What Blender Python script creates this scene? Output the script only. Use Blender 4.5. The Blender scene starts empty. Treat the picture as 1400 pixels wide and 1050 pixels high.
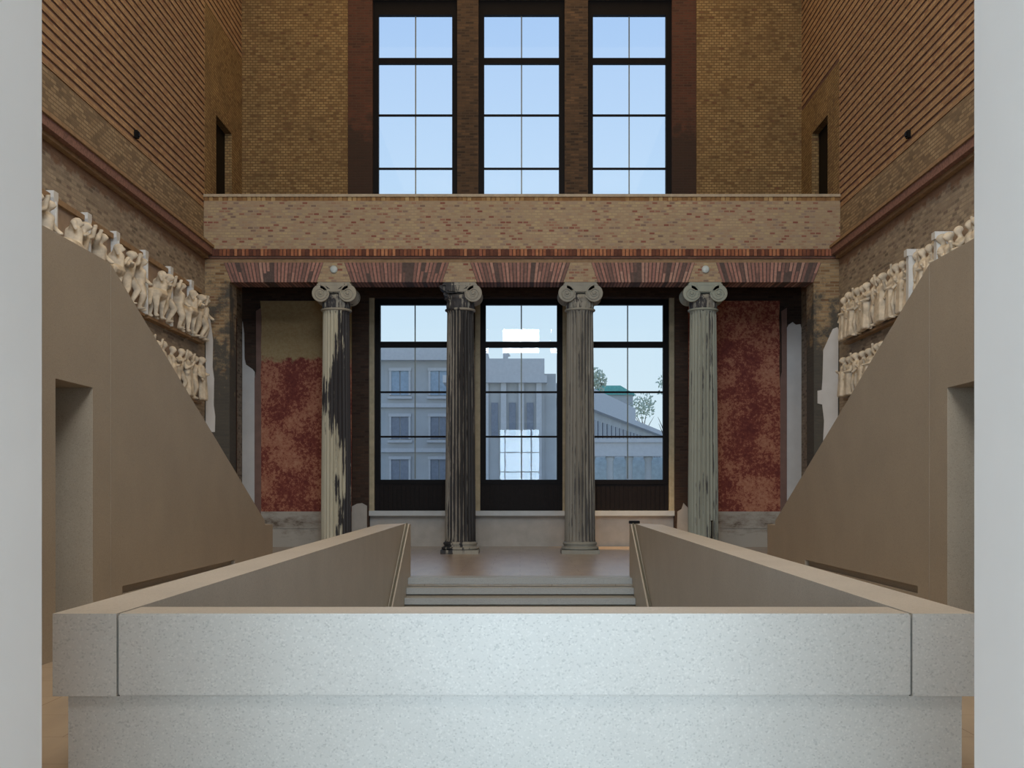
import bpy, bmesh, math, random
from mathutils import Vector, Matrix
R = random.Random(7)
C = bpy.context.scene.collection
F, CX, CY, EYE = 1668.0, 711.0, 674.0, 1.6
WL, WR = -8.27, 8.37            # hall side wall faces
YB = 36.3                       # back wall face

# ------------------------------------------------------------------ helpers
def lin(c):
    c = c / 255.0
    return c / 12.92 if c <= .04045 else ((c + .055) / 1.055) ** 2.4
def col(r, g, b): return (lin(r), lin(g), lin(b), 1)

def link(o, parent=None):
    C.objects.link(o)
    if parent is not None: o.parent = parent
    return o
def obj(name, bm, mats, parent=None, smooth=False, angle=None):
    me = bpy.data.meshes.new(name)
    bmesh.ops.recalc_face_normals(bm, faces=bm.faces)
    bm.to_mesh(me); bm.free()
    for m in (mats if isinstance(mats, (list, tuple)) else [mats]): me.materials.append(m)
    if smooth or angle:
        for p in me.polygons: p.use_smooth = True
        if angle: me.set_sharp_from_angle(angle=math.radians(angle))
    return link(bpy.data.objects.new(name, me), parent)
def tag(o, label, cat, group=None):
    o['label'] = label; o['category'] = cat
    if group: o['group'] = group
    return o
def thing(name, label, cat, loc=(0, 0, 0), group=None):
    o = bpy.data.objects.new(name, None); C.objects.link(o); o.location = loc
    o.empty_display_size = .2
    return tag(o, label, cat, group)
def struct(o): o['kind'] = 'structure'; return o
def structure(name, bm, mats, parent=None): return struct(obj(name, bm, mats, parent))

def box(bm, x0, x1, y0, y1, z0, z1, mi=0):
    v = [bm.verts.new((x, y, z)) for x in (x0, x1) for y in (y0, y1) for z in (z0, z1)]
    for q in ((0, 1, 3, 2), (4, 6, 7, 5), (0, 4, 5, 1), (2, 3, 7, 6), (0, 2, 6, 4), (1, 5, 7, 3)):
        f = bm.faces.new([v[i] for i in q]); f.material_index = mi
    return v
def hexa(bm, pts, mi=0):
    """8 points ordered like box(): x, then y, then z"""
    v = [bm.verts.new(p) for p in pts]
    for q in ((0, 1, 3, 2), (4, 6, 7, 5), (0, 4, 5, 1), (2, 3, 7, 6), (0, 2, 6, 4), (1, 5, 7, 3)):
        f = bm.faces.new([v[i] for i in q]); f.material_index = mi
def prism(bm, pts, axis, d0, d1, mi=0):
    """closed 2D outline pushed along an axis; axis x: pts=(y,z), y: (x,z), z: (x,y)"""
    def P(p, d):
        return {'x': (d, p[0], p[1]), 'y': (p[0], d, p[1]), 'z': (p[0], p[1], d)}[axis]
    a = [bm.verts.new(P(p, d0)) for p in pts]; b = [bm.verts.new(P(p, d1)) for p in pts]
    n = len(pts)
    fs = [bm.faces.new(a), bm.faces.new(b[::-1])]
    for i in range(n): fs.append(bm.faces.new((a[i], b[i], b[(i + 1) % n], a[(i + 1) % n])))
    for f in fs: f.material_index = mi
    return fs
def lathe(bm, prof, seg=32, o=(0, 0, 0), axis='z', mi=0):
    rings = []
    for r, t in prof:
        ring = []
        for i in range(seg):
            a = 2 * math.pi * i / seg
            c, s = r * math.cos(a), r * math.sin(a)
            p = (c, s, t) if axis == 'z' else (c, t, s)
            ring.append(bm.verts.new((p[0] + o[0], p[1] + o[1], p[2] + o[2])))
        rings.append(ring)
    for k in range(len(rings) - 1):
        for i in range(seg):
            f = bm.faces.new((rings[k][i], rings[k][(i + 1) % seg], rings[k + 1][(i + 1) % seg], rings[k + 1][i])); f.material_index = mi
    for ring in (rings[0], rings[-1]):
        f = bm.faces.new(ring); f.material_index = mi
def tube(bm, path, rad, seg=8, mi=0):
    path = [Vector(p) for p in path]; rings = []
    for i, p in enumerate(path):
        t = (path[min(i + 1, len(path) - 1)] - path[max(i - 1, 0)]).normalized()
        up = Vector((0, 0, 1)) if abs(t.z) < .9 else Vector((0, 1, 0))
        u = t.cross(up).normalized(); w = t.cross(u).normalized()
        r = rad[i] if isinstance(rad, (list, tuple)) else rad
        rings.append([bm.verts.new(p + (u * math.cos(2 * math.pi * k / seg) + w * math.sin(2 * math.pi * k / seg)) * r) for k in range(seg)])
    for a, b in zip(rings, rings[1:]):
        for k in range(seg):
            f = bm.faces.new((a[k], a[(k + 1) % seg], b[(k + 1) % seg], b[k])); f.material_index = mi
    bm.faces.new(rings[0]).material_index = mi; bm.faces.new(rings[-1][::-1]).material_index = mi
def ball(bm, p, r, sx=1, sy=1, sz=1, sub=2):
    bmesh.ops.create_icosphere(bm, subdivisions=sub, radius=r, matrix=Matrix.Translation(p) @ Matrix.Diagonal((sx, sy, sz, 1)))
def limb(bm, p0, r0, p1, r1):
    ball(bm, p0, r0); ball(bm, p1, r1)
    p0, p1 = Vector(p0), Vector(p1); d = (p1 - p0)
    if d.length < 1e-4: return
    q = d.to_track_quat('Z', 'Y').to_matrix().to_4x4()
    bmesh.ops.create_cone(bm, cap_ends=True, segments=12, radius1=r0, radius2=r1, depth=d.length, matrix=Matrix.Translation((p0 + p1) / 2) @ q)
def rowbox(bm, axis, a0, a1, *rest): pass

# ------------------------------------------------------------------ materials
def mat(name):
    m = bpy.data.materials.new(name); m.use_nodes = True
    nt = m.node_tree; b = nt.nodes['Principled BSDF']
    return m, nt, b
class N:
    """small wrapper to write node graphs in lines"""
    def __init__(s, nt): s.nt = nt
    def n(s, t, **k):
        x = s.nt.nodes.new(t)
        for a, v in k.items(): setattr(x, a, v)
        return x
    def put(s, sock, v):
        if hasattr(v, 'is_linked') or isinstance(v, bpy.types.NodeSocket): s.nt.links.new(v, sock)
        else: sock.default_value = v
    def math(s, op, a, b=0.0, c=0.0, clamp=False):
        x = s.n('ShaderNodeMath', operation=op, use_clamp=clamp)
        for i, v in enumerate((a, b, c)): s.put(x.inputs[i], v)
        return x.outputs[0]
    def mix(s, f, a, b, blend='MIX'):
        x = s.n('ShaderNodeMix', data_type='RGBA', blend_type=blend)
        s.put(x.inputs[0], f); s.put(x.inputs[6], a); s.put(x.inputs[7], b)
        return x.outputs[2]
    def noise(s, vec, scale, detail=3, rough=.55):
        x = s.n('ShaderNodeTexNoise'); s.put(x.inputs['Vector'], vec)
        x.inputs['Scale'].default_value = scale; x.inputs['Detail'].default_value = detail; x.inputs['Roughness'].default_value = rough
        return x.outputs[0]
    def ramp(s, f, stops, interp='LINEAR'):
        x = s.n('ShaderNodeValToRGB'); x.color_ramp.interpolation = interp
        e = x.color_ramp.elements
        while len(e) < len(stops): e.new(.5)
        for el, (p, c) in zip(e, stops):
            el.position = p; el.color = c if isinstance(c, tuple) else (c, c, c, 1)
        s.put(x.inputs[0], f); return x.outputs[0]
    def scale(s, vec, v):
        x = s.n('ShaderNodeVectorMath', operation='MULTIPLY'); s.put(x.inputs[0], vec); x.inputs[1].default_value = v
        return x.outputs[0]
    def add(s, vec, v):
        x = s.n('ShaderNodeVectorMath', operation='ADD'); s.put(x.inputs[0], vec); x.inputs[1].default_value = v
        return x.outputs[0]
    def sep(s, vec):
        x = s.n('ShaderNodeSeparateXYZ'); s.put(x.inputs[0], vec); return x.outputs
    def comb(s, a, b, c):
        x = s.n('ShaderNodeCombineXYZ')
        for i, v in enumerate((a, b, c)): s.put(x.inputs[i], v)
        return x.outputs[0]
    def pos(s): return s.n('ShaderNodeNewGeometry').outputs['Position']
    def local(s): return s.n('ShaderNodeTexCoord').outputs['Object']
    def bump(s, b, h, strength=.3, dist=.01):
        x = s.n('ShaderNodeBump'); x.inputs['Strength'].default_value = strength; x.inputs['Distance'].default_value = dist
        s.put(x.inputs['Height'], h); s.nt.links.new(x.outputs[0], b.inputs['Normal'])

def plain(name, c, rough=.6, metal=0, var=.12, sc=4, bump=0, bsc=60, spec=.5):
    m, nt, b = mat(name); g = N(nt); p = g.pos()
    n = g.noise(p, sc, 4)
    dk = tuple(x * (1 - var) for x in c[:3]) + (1,); lt = tuple(min(1, x * (1 + var)) for x in c[:3]) + (1,)
    g.put(b.inputs['Base Color'], g.ramp(n, [(.3, dk), (.7, lt)]))
    b.inputs['Roughness'].default_value = rough; b.inputs['Metallic'].default_value = metal; b.inputs['Specular IOR Level'].default_value = spec
    if bump: g.bump(b, g.noise(p, bsc, 4), bump)
    return m

def brick(name, cols, mortar, bw=.25, bh=.077, mort=.012, mottle=.35, soot_shade=None, msc=.7):
    """brick bond in wall coordinates; cols: stops of (tint position, colour), soot: list of (axis, centre, width, colour, amount)"""
    m, nt, b = mat(name); g = N(nt); p = g.pos()
    nx = g.sep(g.n('ShaderNodeNewGeometry').outputs['True Normal'])
    isx = g.math('GREATER_THAN', g.math('ABSOLUTE', nx[0]), .6)
    isz = g.math('GREATER_THAN', g.math('ABSOLUTE', nx[2]), .6)
    x, y, z = g.sep(p)
    u = g.math('ADD', g.math('MULTIPLY', y, isx), g.math('MULTIPLY', x, g.math('SUBTRACT', 1.0, isx)))
    v = g.math('ADD', g.math('MULTIPLY', y, isz), g.math('MULTIPLY', z, g.math('SUBTRACT', 1.0, isz)))
    t = g.n('ShaderNodeTexBrick'); g.put(t.inputs['Vector'], g.comb(u, v, 0.0))
    t.inputs['Color1'].default_value = (0, 0, 0, 1); t.inputs['Color2'].default_value = (1, 1, 1, 1); t.inputs['Mortar'].default_value = (.5, .5, .5, 1)
    t.inputs['Scale'].default_value = 1; t.inputs['Brick Width'].default_value = bw; t.inputs['Row Height'].default_value = bh
    t.inputs['Mortar Size'].default_value = mort; t.inputs['Mortar Smooth'].default_value = .2
    c = g.ramp(t.outputs['Color'], cols)
    big = g.noise(p, msc, 5, .65)
    fine = g.noise(p, 9, 3)
    f = g.math('ADD', g.math('MULTIPLY', big, .7), g.math('MULTIPLY', fine, .3))
    lo, hi = 1 - mottle, 1 + mottle
    c = g.mix(1.0, c, g.ramp(f, [(.3, lo), (.68, min(1, hi * .72 + .28))]), 'MULTIPLY')
    c = g.mix(t.outputs['Fac'], c, mortar)
    if soot_shade:
        for ax, cen, wid, sc, amt in soot_shade:
            k = {'x': x, 'y': y, 'z': z}[ax]
            d = g.math('DIVIDE', g.math('ABSOLUTE', g.math('SUBTRACT', k, cen)), wid)
            s = g.math('SUBTRACT', g.math('ADD', 1.0, g.math('MULTIPLY', g.math('SUBTRACT', g.noise(p, 1.6, 5, .7), .5), 2.2)), d)
            s = g.math('MULTIPLY', g.ramp(s, [(.05, 0), (.35, 1)]), amt)
            c = g.mix(s, c, sc)
    g.put(b.inputs['Base Color'], c); b.inputs['Roughness'].default_value = .85
    g.bump(b, g.math('SUBTRACT', 1.0, t.outputs['Fac']), .6, .012)
    return m

def terrazzo(name, c, rough=.45):
    m, nt, b = mat(name); g = N(nt); p = g.pos()
    v1 = g.n('ShaderNodeTexVoronoi'); v1.inputs['Scale'].default_value = 110; g.put(v1.inputs['Vector'], p)
    s1 = g.sep(v1.outputs['Color'])[0]
    chips = g.ramp(s1, [(0, .80), (.12, .93), (.2, 1.0), (.85, 1.0), (.93, 1.10)], 'LINEAR')
    v2 = g.n('ShaderNodeTexVoronoi'); v2.inputs['Scale'].default_value = 22; g.put(v2.inputs['Vector'], p)
    dots = g.ramp(v2.outputs['Distance'], [(.04, .68), (.10, 1.0)])
    pick = g.ramp(g.sep(v2.outputs['Color'])[1], [(.06, 0), (.08, 1)])
    dots = g.mix(pick, dots, (1, 1, 1, 1))
    big = g.ramp(g.noise(p, 1.3, 4), [(.3, .93), (.7, 1.04)])
    k = g.mix(1.0, g.mix(1.0, c, chips, 'MULTIPLY'), dots, 'MULTIPLY')
    g.put(b.inputs['Base Color'], g.mix(1.0, k, big, 'MULTIPLY'))
    b.inputs['Roughness'].default_value = rough
    g.bump(b, s1, .05, .003)
    return m

def tinted(name, stops, rough=.85):
    """bricks laid one by one: each carries a tint value that picks its own clay colour"""
    m, nt, b = mat(name); g = N(nt)
    a = g.n('ShaderNodeVertexColor', layer_name='tint')
    c = g.ramp(a.outputs[0], stops)
    c = g.mix(1.0, c, g.ramp(g.noise(g.pos(), 14, 3), [(.3, .75), (.7, 1.1)]), 'MULTIPLY')
    g.put(b.inputs['Base Color'], c); b.inputs['Roughness'].default_value = rough
    return m
def tint(bm, verts_faces, v):
    lay = bm.loops.layers.color.get('tint') or bm.loops.layers.color.new('tint')
    for f in verts_faces:
        for l in f.loops: l[lay] = (v, v, v, 1)

M = {}
M['tan_brick'] = brick('tan_brick', [(0, col(134, 104, 68)), (.3, col(164, 134, 90)), (.7, col(174, 146, 100)), (.94, col(180, 152, 106)), (1, col(124, 86, 60))], col(104, 84, 56), bw=.15, mort=.013, mottle=.6, msc=1.1)
M['upper_brick'] = brick('upper_brick', [(0, col(156, 118, 86)), (.4, col(180, 144, 108)), (.8, col(192, 158, 120)), (1, col(160, 116, 90))], col(150, 126, 100), mottle=.3)
M['recess_brick'] = brick('recess_brick', [(0, col(112, 78, 68)), (.6, col(132, 96, 82)), (1, col(100, 70, 66))], col(96, 74, 66), mottle=.3)
M['grey_brick'] = brick('grey_brick', [(0, col(116, 106, 95)), (.3, col(164, 152, 136)), (.7, col(184, 170, 150)), (1, col(132, 118, 108))], col(150, 140, 126), mottle=.33, soot_shade=[('z', 7.8, .34, col(124, 88, 62), .7)])  # stained brown strip; cornice shade and warm light spill put into the colour
M['band_brick'] = brick('band_brick', [(0, col(120, 104, 86)), (.5, col(162, 142, 114)), (1, col(176, 158, 130))], col(120, 104, 84), mottle=.35)
M['cornice_brick'] = plain('cornice_brick', col(132, 98, 88), .8, var=.35, sc=18)
M['parapet_brick'] = brick('parapet_brick', [(0, col(140, 88, 76)), (.07, col(156, 114, 98)), (.2, col(170, 146, 122)), (.5, col(178, 160, 134)), (.74, col(186, 168, 134)), (.9, col(166, 148, 132)), (1, col(132, 112, 102))], col(162, 146, 124), bw=.15, bh=.072, mottle=.24)
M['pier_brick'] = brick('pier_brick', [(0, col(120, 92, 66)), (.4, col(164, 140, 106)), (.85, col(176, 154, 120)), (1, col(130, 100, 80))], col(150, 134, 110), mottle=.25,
                        soot_shade=[('z', 2.2, 5.0, col(72, 73, 71), .92)])
M['dark_brick'] = brick('dark_brick', [(0, col(62, 50, 42)), (.5, col(92, 72, 56)), (1, col(112, 88, 66))], col(80, 66, 54), mottle=.55, msc=1.2)
M['red_brick'] = brick('red_brick', [(0, col(78, 50, 40)), (.5, col(104, 62, 48)), (1, col(90, 58, 46))], col(84, 62, 50), mottle=.45,
                       soot_shade=[('z', 11.3, 1.4, col(52, 40, 34), .8)])
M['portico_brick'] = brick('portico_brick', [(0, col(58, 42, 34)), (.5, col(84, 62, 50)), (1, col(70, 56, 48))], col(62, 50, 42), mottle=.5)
M['mid_pier'] = brick('mid_pier', [(0, col(140, 126, 110)), (1, col(170, 154, 134))], col(150, 138, 122), mottle=.3, soot_shade=[('z', 7.6, 2.2, col(52, 40, 34), 1.0)])  # pale brick turning dark brown towards the top of the pier
M['tan_stone'] = plain('tan_stone', col(150, 124, 94), .75, var=.2, sc=6, bump=.2)
M['coping_stone'] = plain('coping_stone', col(172, 160, 140), .6, var=.15, sc=7)
M['soldier'] = tinted('soldier', [(0, col(92, 56, 46)), (.15, col(140, 88, 64)), (.4, col(166, 108, 78)), (.75, col(182, 128, 94)), (1, col(150, 94, 76))])
M['soldier_tan'] = tinted('soldier_tan', [(0, col(140, 104, 66)), (.5, col(170, 138, 92)), (1, col(190, 166, 120))])
M['fan'] = tinted('fan', [(0, col(92, 80, 78)), (.10, col(140, 106, 100)), (.4, col(172, 128, 118)), (.7, col(182, 148, 136)), (1, col(156, 116, 110))])
M['mortar_dark'] = plain('mortar_dark', col(96, 72, 62), .9)
M['concrete'] = terrazzo('concrete', col(186, 180, 170))
M['concrete_shaded'] = terrazzo('concrete_shaded', col(160, 148, 130), .5)  # the parapet stone again, browner: dim light put into its colour
M['white_plaster'] = plain('white_plaster', col(206, 206, 206), .7, var=.06, sc=2)
M['pier_plaster'] = plain('pier_plaster', col(220, 213, 207), .8, var=.03, sc=1.5)
M['vestibule'] = plain('vestibule', col(126, 122, 118), .8, var=.03, sc=1.5)
M['metal_dark'] = plain('metal_dark', col(13, 10, 13), .5, var=.2, sc=5, spec=.12)
M['black'] = plain('black', col(12, 10, 10), .6, spec=.15)
M['wood_dark'] = plain('wood_dark', col(24, 18, 18), .55, var=.35, sc=14, spec=.15)
M['jamb_stone'] = plain('jamb_stone', col(176, 166, 140), .7, var=.15, sc=6)
M['sill_stone'] = plain('sill_stone', col(190, 196, 200), .45, var=.06)
M['dado_stone'] = plain('dado_stone', col(178, 175, 170), .6, var=.1, sc=3)
M['bronze'] = plain('bronze', col(112, 114, 104), .4, .3)
M['relief'] = plain('relief', col(206, 196, 178), .75, var=.3, sc=5)
M['relief_back'] = plain('relief_back', col(150, 132, 116), .8, var=.18, sc=4)
M['post_white'] = plain('post_white', col(214, 218, 220), .6, var=.08)
M['ceiling'] = plain('ceiling', col(150, 112, 74), .8, var=.2, sc=1)
M['disc'] = plain('disc', col(190, 204, 208), .4)
M['steps'] = terrazzo('steps', col(158, 160, 158), .4)

def floor_material():
    m, nt, b = mat('hall_floor'); g = N(nt); p = g.pos()
    x, y, z = g.sep(p)
    n = g.noise(g.scale(p, (3.0, .6, 1)), 1.2, 5)
    c = g.ramp(n, [(.3, col(168, 148, 124)), (.7, col(188, 166, 138))])
    t = g.n('ShaderNodeTexBrick'); g.put(t.inputs['Vector'], g.comb(x, y, 0.0)); t.inputs['Scale'].default_value = 1
    t.inputs['Brick Width'].default_value = 1.2; t.inputs['Row Height'].default_value = .8; t.inputs['Mortar Size'].default_value = .004
    c = g.mix(t.outputs['Fac'], c, col(120, 96, 66))
    g.put(b.inputs['Base Color'], c); b.inputs['Roughness'].default_value = .34; b.inputs['Specular IOR Level'].default_value = .8; b.inputs['Coat Weight'].default_value = .8; b.inputs['Coat Roughness'].default_value = .24
    return m
M['floor'] = floor_material()

def fresco_material(name, top_tan, z_tan, bias):
    m, nt, b = mat(name); g = N(nt); p = g.pos(); x, y, z = g.sep(p)
    n1 = g.noise(p, 1.1, 6, .62); n2 = g.noise(p, 13, 5, .75)
    k = g.math('ADD', g.math('MULTIPLY', n1, .45), g.math('MULTIPLY', n2, .55))
    k = g.math('ADD', k, bias)
    c = g.ramp(k, [(.38, col(104, 44, 40)), (.48, col(130, 62, 52)), (.53, col(172, 112, 88)), (.64, col(190, 138, 112))])
    if top_tan:
        s = g.math('ADD', g.math('SUBTRACT', z, z_tan), g.math('MULTIPLY', g.math('SUBTRACT', g.noise(p, 2.2, 5, .7), .5), 1.1))
        c = g.mix(g.ramp(s, [(.0, 0), (.12, 1)]), c, g.ramp(n2, [(.3, col(150, 126, 88)), (.7, col(172, 154, 116))]))
    g.put(b.inputs['Base Color'], c); b.inputs['Roughness'].default_value = .8
    g.bump(b, n2, .3, .01)
    return m
M['fresco_a'] = fresco_material('fresco_a', True, 5.55, .01)
M['fresco_b'] = fresco_material('fresco_b', False, 0, .005)

def stained_plinth():
    m, nt, b = mat('stained_plinth'); g = N(nt); p = g.pos(); x, y, z = g.sep(p)
    s = g.math('ADD', g.noise(g.scale(p, (1, 1, 2.5)), 2.4, 6, .7), g.math('MULTIPLY', g.math('ABSOLUTE', g.math('SUBTRACT', z, .72)), -.6))
    g.put(b.inputs['Base Color'], g.ramp(s, [(.3, col(178, 174, 166)), (.5, col(150, 142, 132)), (.6, col(104, 92, 80))]))
    b.inputs['Roughness'].default_value = .7
    return m
M['plinth'] = stained_plinth()

def column_mat(name, light, mid, dark, kx, off, streak, amp, zband=None, hollow=0.0):
    """flaking paint on a fluted shaft: dark coat left standing where a noise field in the column's own coordinates runs high"""
    m, nt, b = mat(name); g = N(nt); p = g.local(); x, y, z = g.sep(p)
    n = g.noise(g.scale(p, (5, 5, .9)), 1.0, 6, .65)
    st = g.noise(g.scale(p, (streak, streak, .35)), 1.0, 4, .6)
    s = g.math('ADD', g.math('MULTIPLY', g.math('SUBTRACT', n, .5), amp), g.math('MULTIPLY', g.math('SUBTRACT', st, .5), amp * .8))
    s = g.math('ADD', s, g.math('ADD', g.math('MULTIPLY', x, kx), off))
    if zband:
        zc, zw, za = zband
        d = g.math('SUBTRACT', 1.0, g.math('DIVIDE', g.math('ABSOLUTE', g.math('SUBTRACT', z, zc)), zw), clamp=True)
        s = g.math('ADD', s, g.math('MULTIPLY', d, za))
    if hollow:      # the coat clings to the hollows of the 24 flutes
        an = g.math('MULTIPLY', g.math('ARCTAN2', y, x), 24 / (2 * math.pi))
        fr = g.math('FRACT', g.math('ADD', an, 24.0))
        s = g.math('ADD', s, g.math('MULTIPLY', g.math('SUBTRACT', g.math('SINE', g.math('MULTIPLY', fr, math.pi)), .6), hollow))
    f = g.ramp(s, [(.46, 0), (.54, 1)])
    base = g.mix(g.noise(g.scale(p, (9, 9, 2)), 1.0, 5), light, mid)
    c = g.mix(f, base, g.mix(g.noise(g.scale(p, (14, 14, 1)), 1, 3), dark, tuple(v * 2.2 for v in dark[:3]) + (1,)))
    g.put(b.inputs['Base Color'], c); b.inputs['Roughness'].default_value = .7
    g.bump(b, n, .25, .01)
    return m
COLM = [
    column_mat('column_paint', col(196, 195, 180), col(168, 166, 148), col(38, 38, 42), 1.15, .34, 14, 1.5, (4.1, 1.5, .55), .15),
    column_mat('column_paint', col(146, 144, 138), col(104, 102, 98), col(32, 33, 36), .8, .62, 16, 1.2, None, .5),
    column_mat('column_paint', col(140, 140, 134), col(112, 112, 108), col(58, 59, 60), .6, .36, 18, 1.3, None, .5),
    column_mat('column_paint', col(158, 165, 157), col(134, 141, 134), col(58, 60, 62), .35, .27, 24, 1.5, None, .3),
]
CAPM = [
    column_mat('capital_paint', col(172, 170, 158), col(144, 142, 132), col(46, 46, 50), .0, .30, 9, 1.1),
    column_mat('capital_paint', col(166, 165, 156), col(134, 133, 126), col(38, 40, 44), -.6, .44, 9, 1.2),
    column_mat('capital_paint', col(156, 158, 152), col(132, 134, 128), col(66, 68, 68), .0, .24, 9, 1.0),
    column_mat('capital_paint', col(158, 167, 160), col(140, 149, 141), col(58, 62, 64), .0, .2, 9, 1.0),
]
NECKM = [column_mat('necking_paint', col(160, 160, 152), col(134, 134, 128), col(50, 51, 55), .0, o, 13, 1.6) for o in (.48, .58, .36, .46)]
DARKM = plain('painted_groove', col(58, 58, 60), .8)

def glass_material():
    m, nt, b = mat('window_glass'); g = N(nt)
    nt.nodes.remove(b)
    t = g.n('ShaderNodeBsdfTransparent'); t.inputs[0].default_value = (.93, .95, .97, 1)
    gl = g.n('ShaderNodeBsdfGlossy'); gl.inputs['Roughness'].default_value = 0.0; gl.inputs[0].default_value = (1, 1, 1, 1)
    fr = g.n('ShaderNodeFresnel'); fr.inputs['IOR'].default_value = 1.36
    mx = g.n('ShaderNodeMixShader')
    nt.links.new(fr.outputs[0], mx.inputs[0]); nt.links.new(t.outputs[0], mx.inputs[1]); nt.links.new(gl.outputs[0], mx.inputs[2])
    nt.links.new(mx.outputs[0], nt.nodes['Material Output'].inputs[0])
    return m
M['glass'] = glass_material()

def emissive(name, c, s):
    m, nt, b = mat(name)
    b.inputs['Base Color'].default_value = (0, 0, 0, 1); b.inputs['Emission Color'].default_value = c; b.inputs['Emission Strength'].default_value = s
    return m

# ------------------------------------------------------------------ floor, ceiling, hall walls
bm = bmesh.new()
for r in ((WL - .5, -2.5, 6.5, 23.0), (2.44, WR + .5, 6.5, 23.0), (WL - .5, WR + .5, -8.0, 6.5), (WL - .5, WR + .5, 23.0, 37.6)):
    box(bm, r[0], r[1], r[2], r[3], -.15, 0)
structure('floor', bm, M['floor'])
bm = bmesh.new(); box(bm, WL - .6, WR + .6, 2.4, 37.6, 18.6, 18.9)
structure('ceiling', bm, M['ceiling'])

def side_wall(side):
    s = -1 if side == 'left' else 1
    X = WL if s < 0 else WR
    def bx(bm, d0, d1, y0, y1, z0, z1, mi=0):    # d: depth out from the hall face into the wall (+) or into the hall (-)
        a, b_ = X + s * d0, X + s * d1
        box(bm, min(a, b_), max(a, b_), y0, y1, z0, z1, mi)
    ztop = 14.5 if s < 0 else 12.95
    bm = bmesh.new()
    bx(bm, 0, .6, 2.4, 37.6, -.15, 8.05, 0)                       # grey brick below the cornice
    for y0, y1 in ((2.4, 33.2), (35.0, 37.6)): bx(bm, 0, .6, y0, y1, 8.05, 9.03, 1)
    bx(bm, .022, .6, 2.4, 32.0, 9.03, 18.7, 3)                     # recessed courses behind the bands
    for y0, y1, z0, z1 in ((32.0, 33.2, 9.03, ztop), (35.0, 37.6, 9.03, ztop), (33.2, 35.0, 11.9, ztop)): bx(bm, .0, .6, y0, y1, z0, z1, 4)
    bx(bm, .022, .6, 32.0, 37.6, ztop, 18.7, 3)
    bx(bm, .26, .6, 33.2, 35.0, 8.05, 11.9, 4)
    z = 9.06
    while z < 18.5:
        y1 = 32.0 if z < ztop else YB
        bx(bm, 0, .05, 2.45, y1, z, z + .122, 2)
        z += .182
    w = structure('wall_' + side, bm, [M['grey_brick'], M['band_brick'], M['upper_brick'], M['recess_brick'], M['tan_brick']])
    bm = bmesh.new()
    bx(bm, -.24, 0, 3.0, 31.9, 7.82, 8.0, 0); bx(bm, -.28, 0, 3.0, 31.9, 8.0, 8.07, 1); bx(bm, -.12, 0, 3.0, 31.9, 7.74, 7.82, 1)
    structure('trim_1' if s < 0 else 'trim_2', bm, [M['cornice_brick'], M['tan_stone']])
    bm = bmesh.new(); bx(bm, .20, .27, 33.2, 35.0, 8.3, 11.9)
    d = structure('door_1' if s < 0 else 'door_2', bm, M['black'])
    # small black fitting above the string course
    yy = 26.2
    bm = bmesh.new(); bx(bm, -.07, 0, yy - .07, yy + .07, 9.22, 9.38); 
    t = obj('wall_lamp', bm, M['black'])
    tag(t, 'small black fitting low on the banded brick of the %s wall' % side, 'wall lamp')
    bm = bmesh.new(); bx(bm, -.10, -.07, yy - .05, yy + .05, 9.25, 9.35); obj('lamp_hood', bm, M['metal_dark'], t)
side_wall('left'); side_wall('right')

# rear wall of the hall with the doorway the camera stands in, and the vestibule behind it
DX0, DX1, DZ = -1.176, 1.117, 5.75
bm = bmesh.new()
box(bm, WL - .6, DX0, 1.2, 3.0, -.15, 18.7); box(bm, DX1, WR + .6, 1.2, 3.0, -.15, 18.7)
RX = [(-5.2, -2.8), (-1.2, 1.2), (2.8, 5.2)]
box(bm, DX0, DX1, 1.2, 3.0, DZ, 18.7)
structure('wall_rear', bm, M['pier_plaster'])
bm = bmesh.new()
box(bm, -6.2, -6.0, -8.2, 1.2, -.15, 6.6); box(bm, 6.0, 6.2, -8.2, 1.2, -.15, 6.6)
box(bm, -6.0, -4.8, -8.2, -8.0, -.15, 6.6); box(bm, 3.8, 6.0, -8.2, -8.0, -.15, 6.6)
box(bm, -4.8, 3.8, -8.2, -8.0, -.15, .6); box(bm, -4.8, 3.8, -8.2, -8.0, 5.9, 6.6)
for x in (-2.6, -1.0, .1, .75, 1.6): box(bm, x - .05, x + .05, -7.92, -7.84, .6, 5.9)  # unseen bars added to break up the doorway's reflection in the glass
for z in (1.7, 3.0, 4.3): box(bm, -4.8, 3.8, -7.92, -7.85, z - .04, z + .04)
structure('wall_vestibule', bm, M['vestibule'])
bm = bmesh.new(); box(bm, -6.2, 6.2, -8.2, 1.2, 6.6, 6.8); structure('ceiling_vestibule', bm, M['vestibule'])

# back wall: upper storey windows, lower storey windows
UX = [(-4.40, -1.87), (-1.24, 1.33), (2.02, 4.53)]     # clear openings, upper
LX = [(-4.50, -1.80), (-1.34, 1.42), (1.86, 4.60)]     # clear openings, lower
bm = bmesh.new()
for x0, x1, mi in ((WL - .6, -5.13, 0), (-5.13, UX[0][0], 1), (UX[0][1], UX[1][0], 2), (UX[1][1], UX[2][0], 2), (UX[2][1], 5.25, 1), (5.25, WR + .6, 0)):
    box(bm, x0, x1, YB + (.0 if mi != 1 else .06), 37.2, 8.2, 16.4, mi)
box(bm, WL - .6, WR + .6, YB, 37.2, 16.4, 18.7, 0)
for a, b_ in UX: box(bm, a, b_, YB, 37.2, 8.2, 8.9, 2)
for x0, x1, mi in ((WL - .6, LX[0][0], 3), (LX[0][1], LX[1][0], 4), (LX[1][1], LX[2][0], 4), (LX[2][1], WR + .6, 3)):
    box(bm, x0, x1, YB, 37.2, -.15, 7.42, mi)
box(bm, WL - .6, WR + .6, YB, 37.2, 7.42, 8.2, 3)
for a, b_ in LX: box(bm, a, b_, YB + .3, 37.2, -.15, .92, 5)
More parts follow.
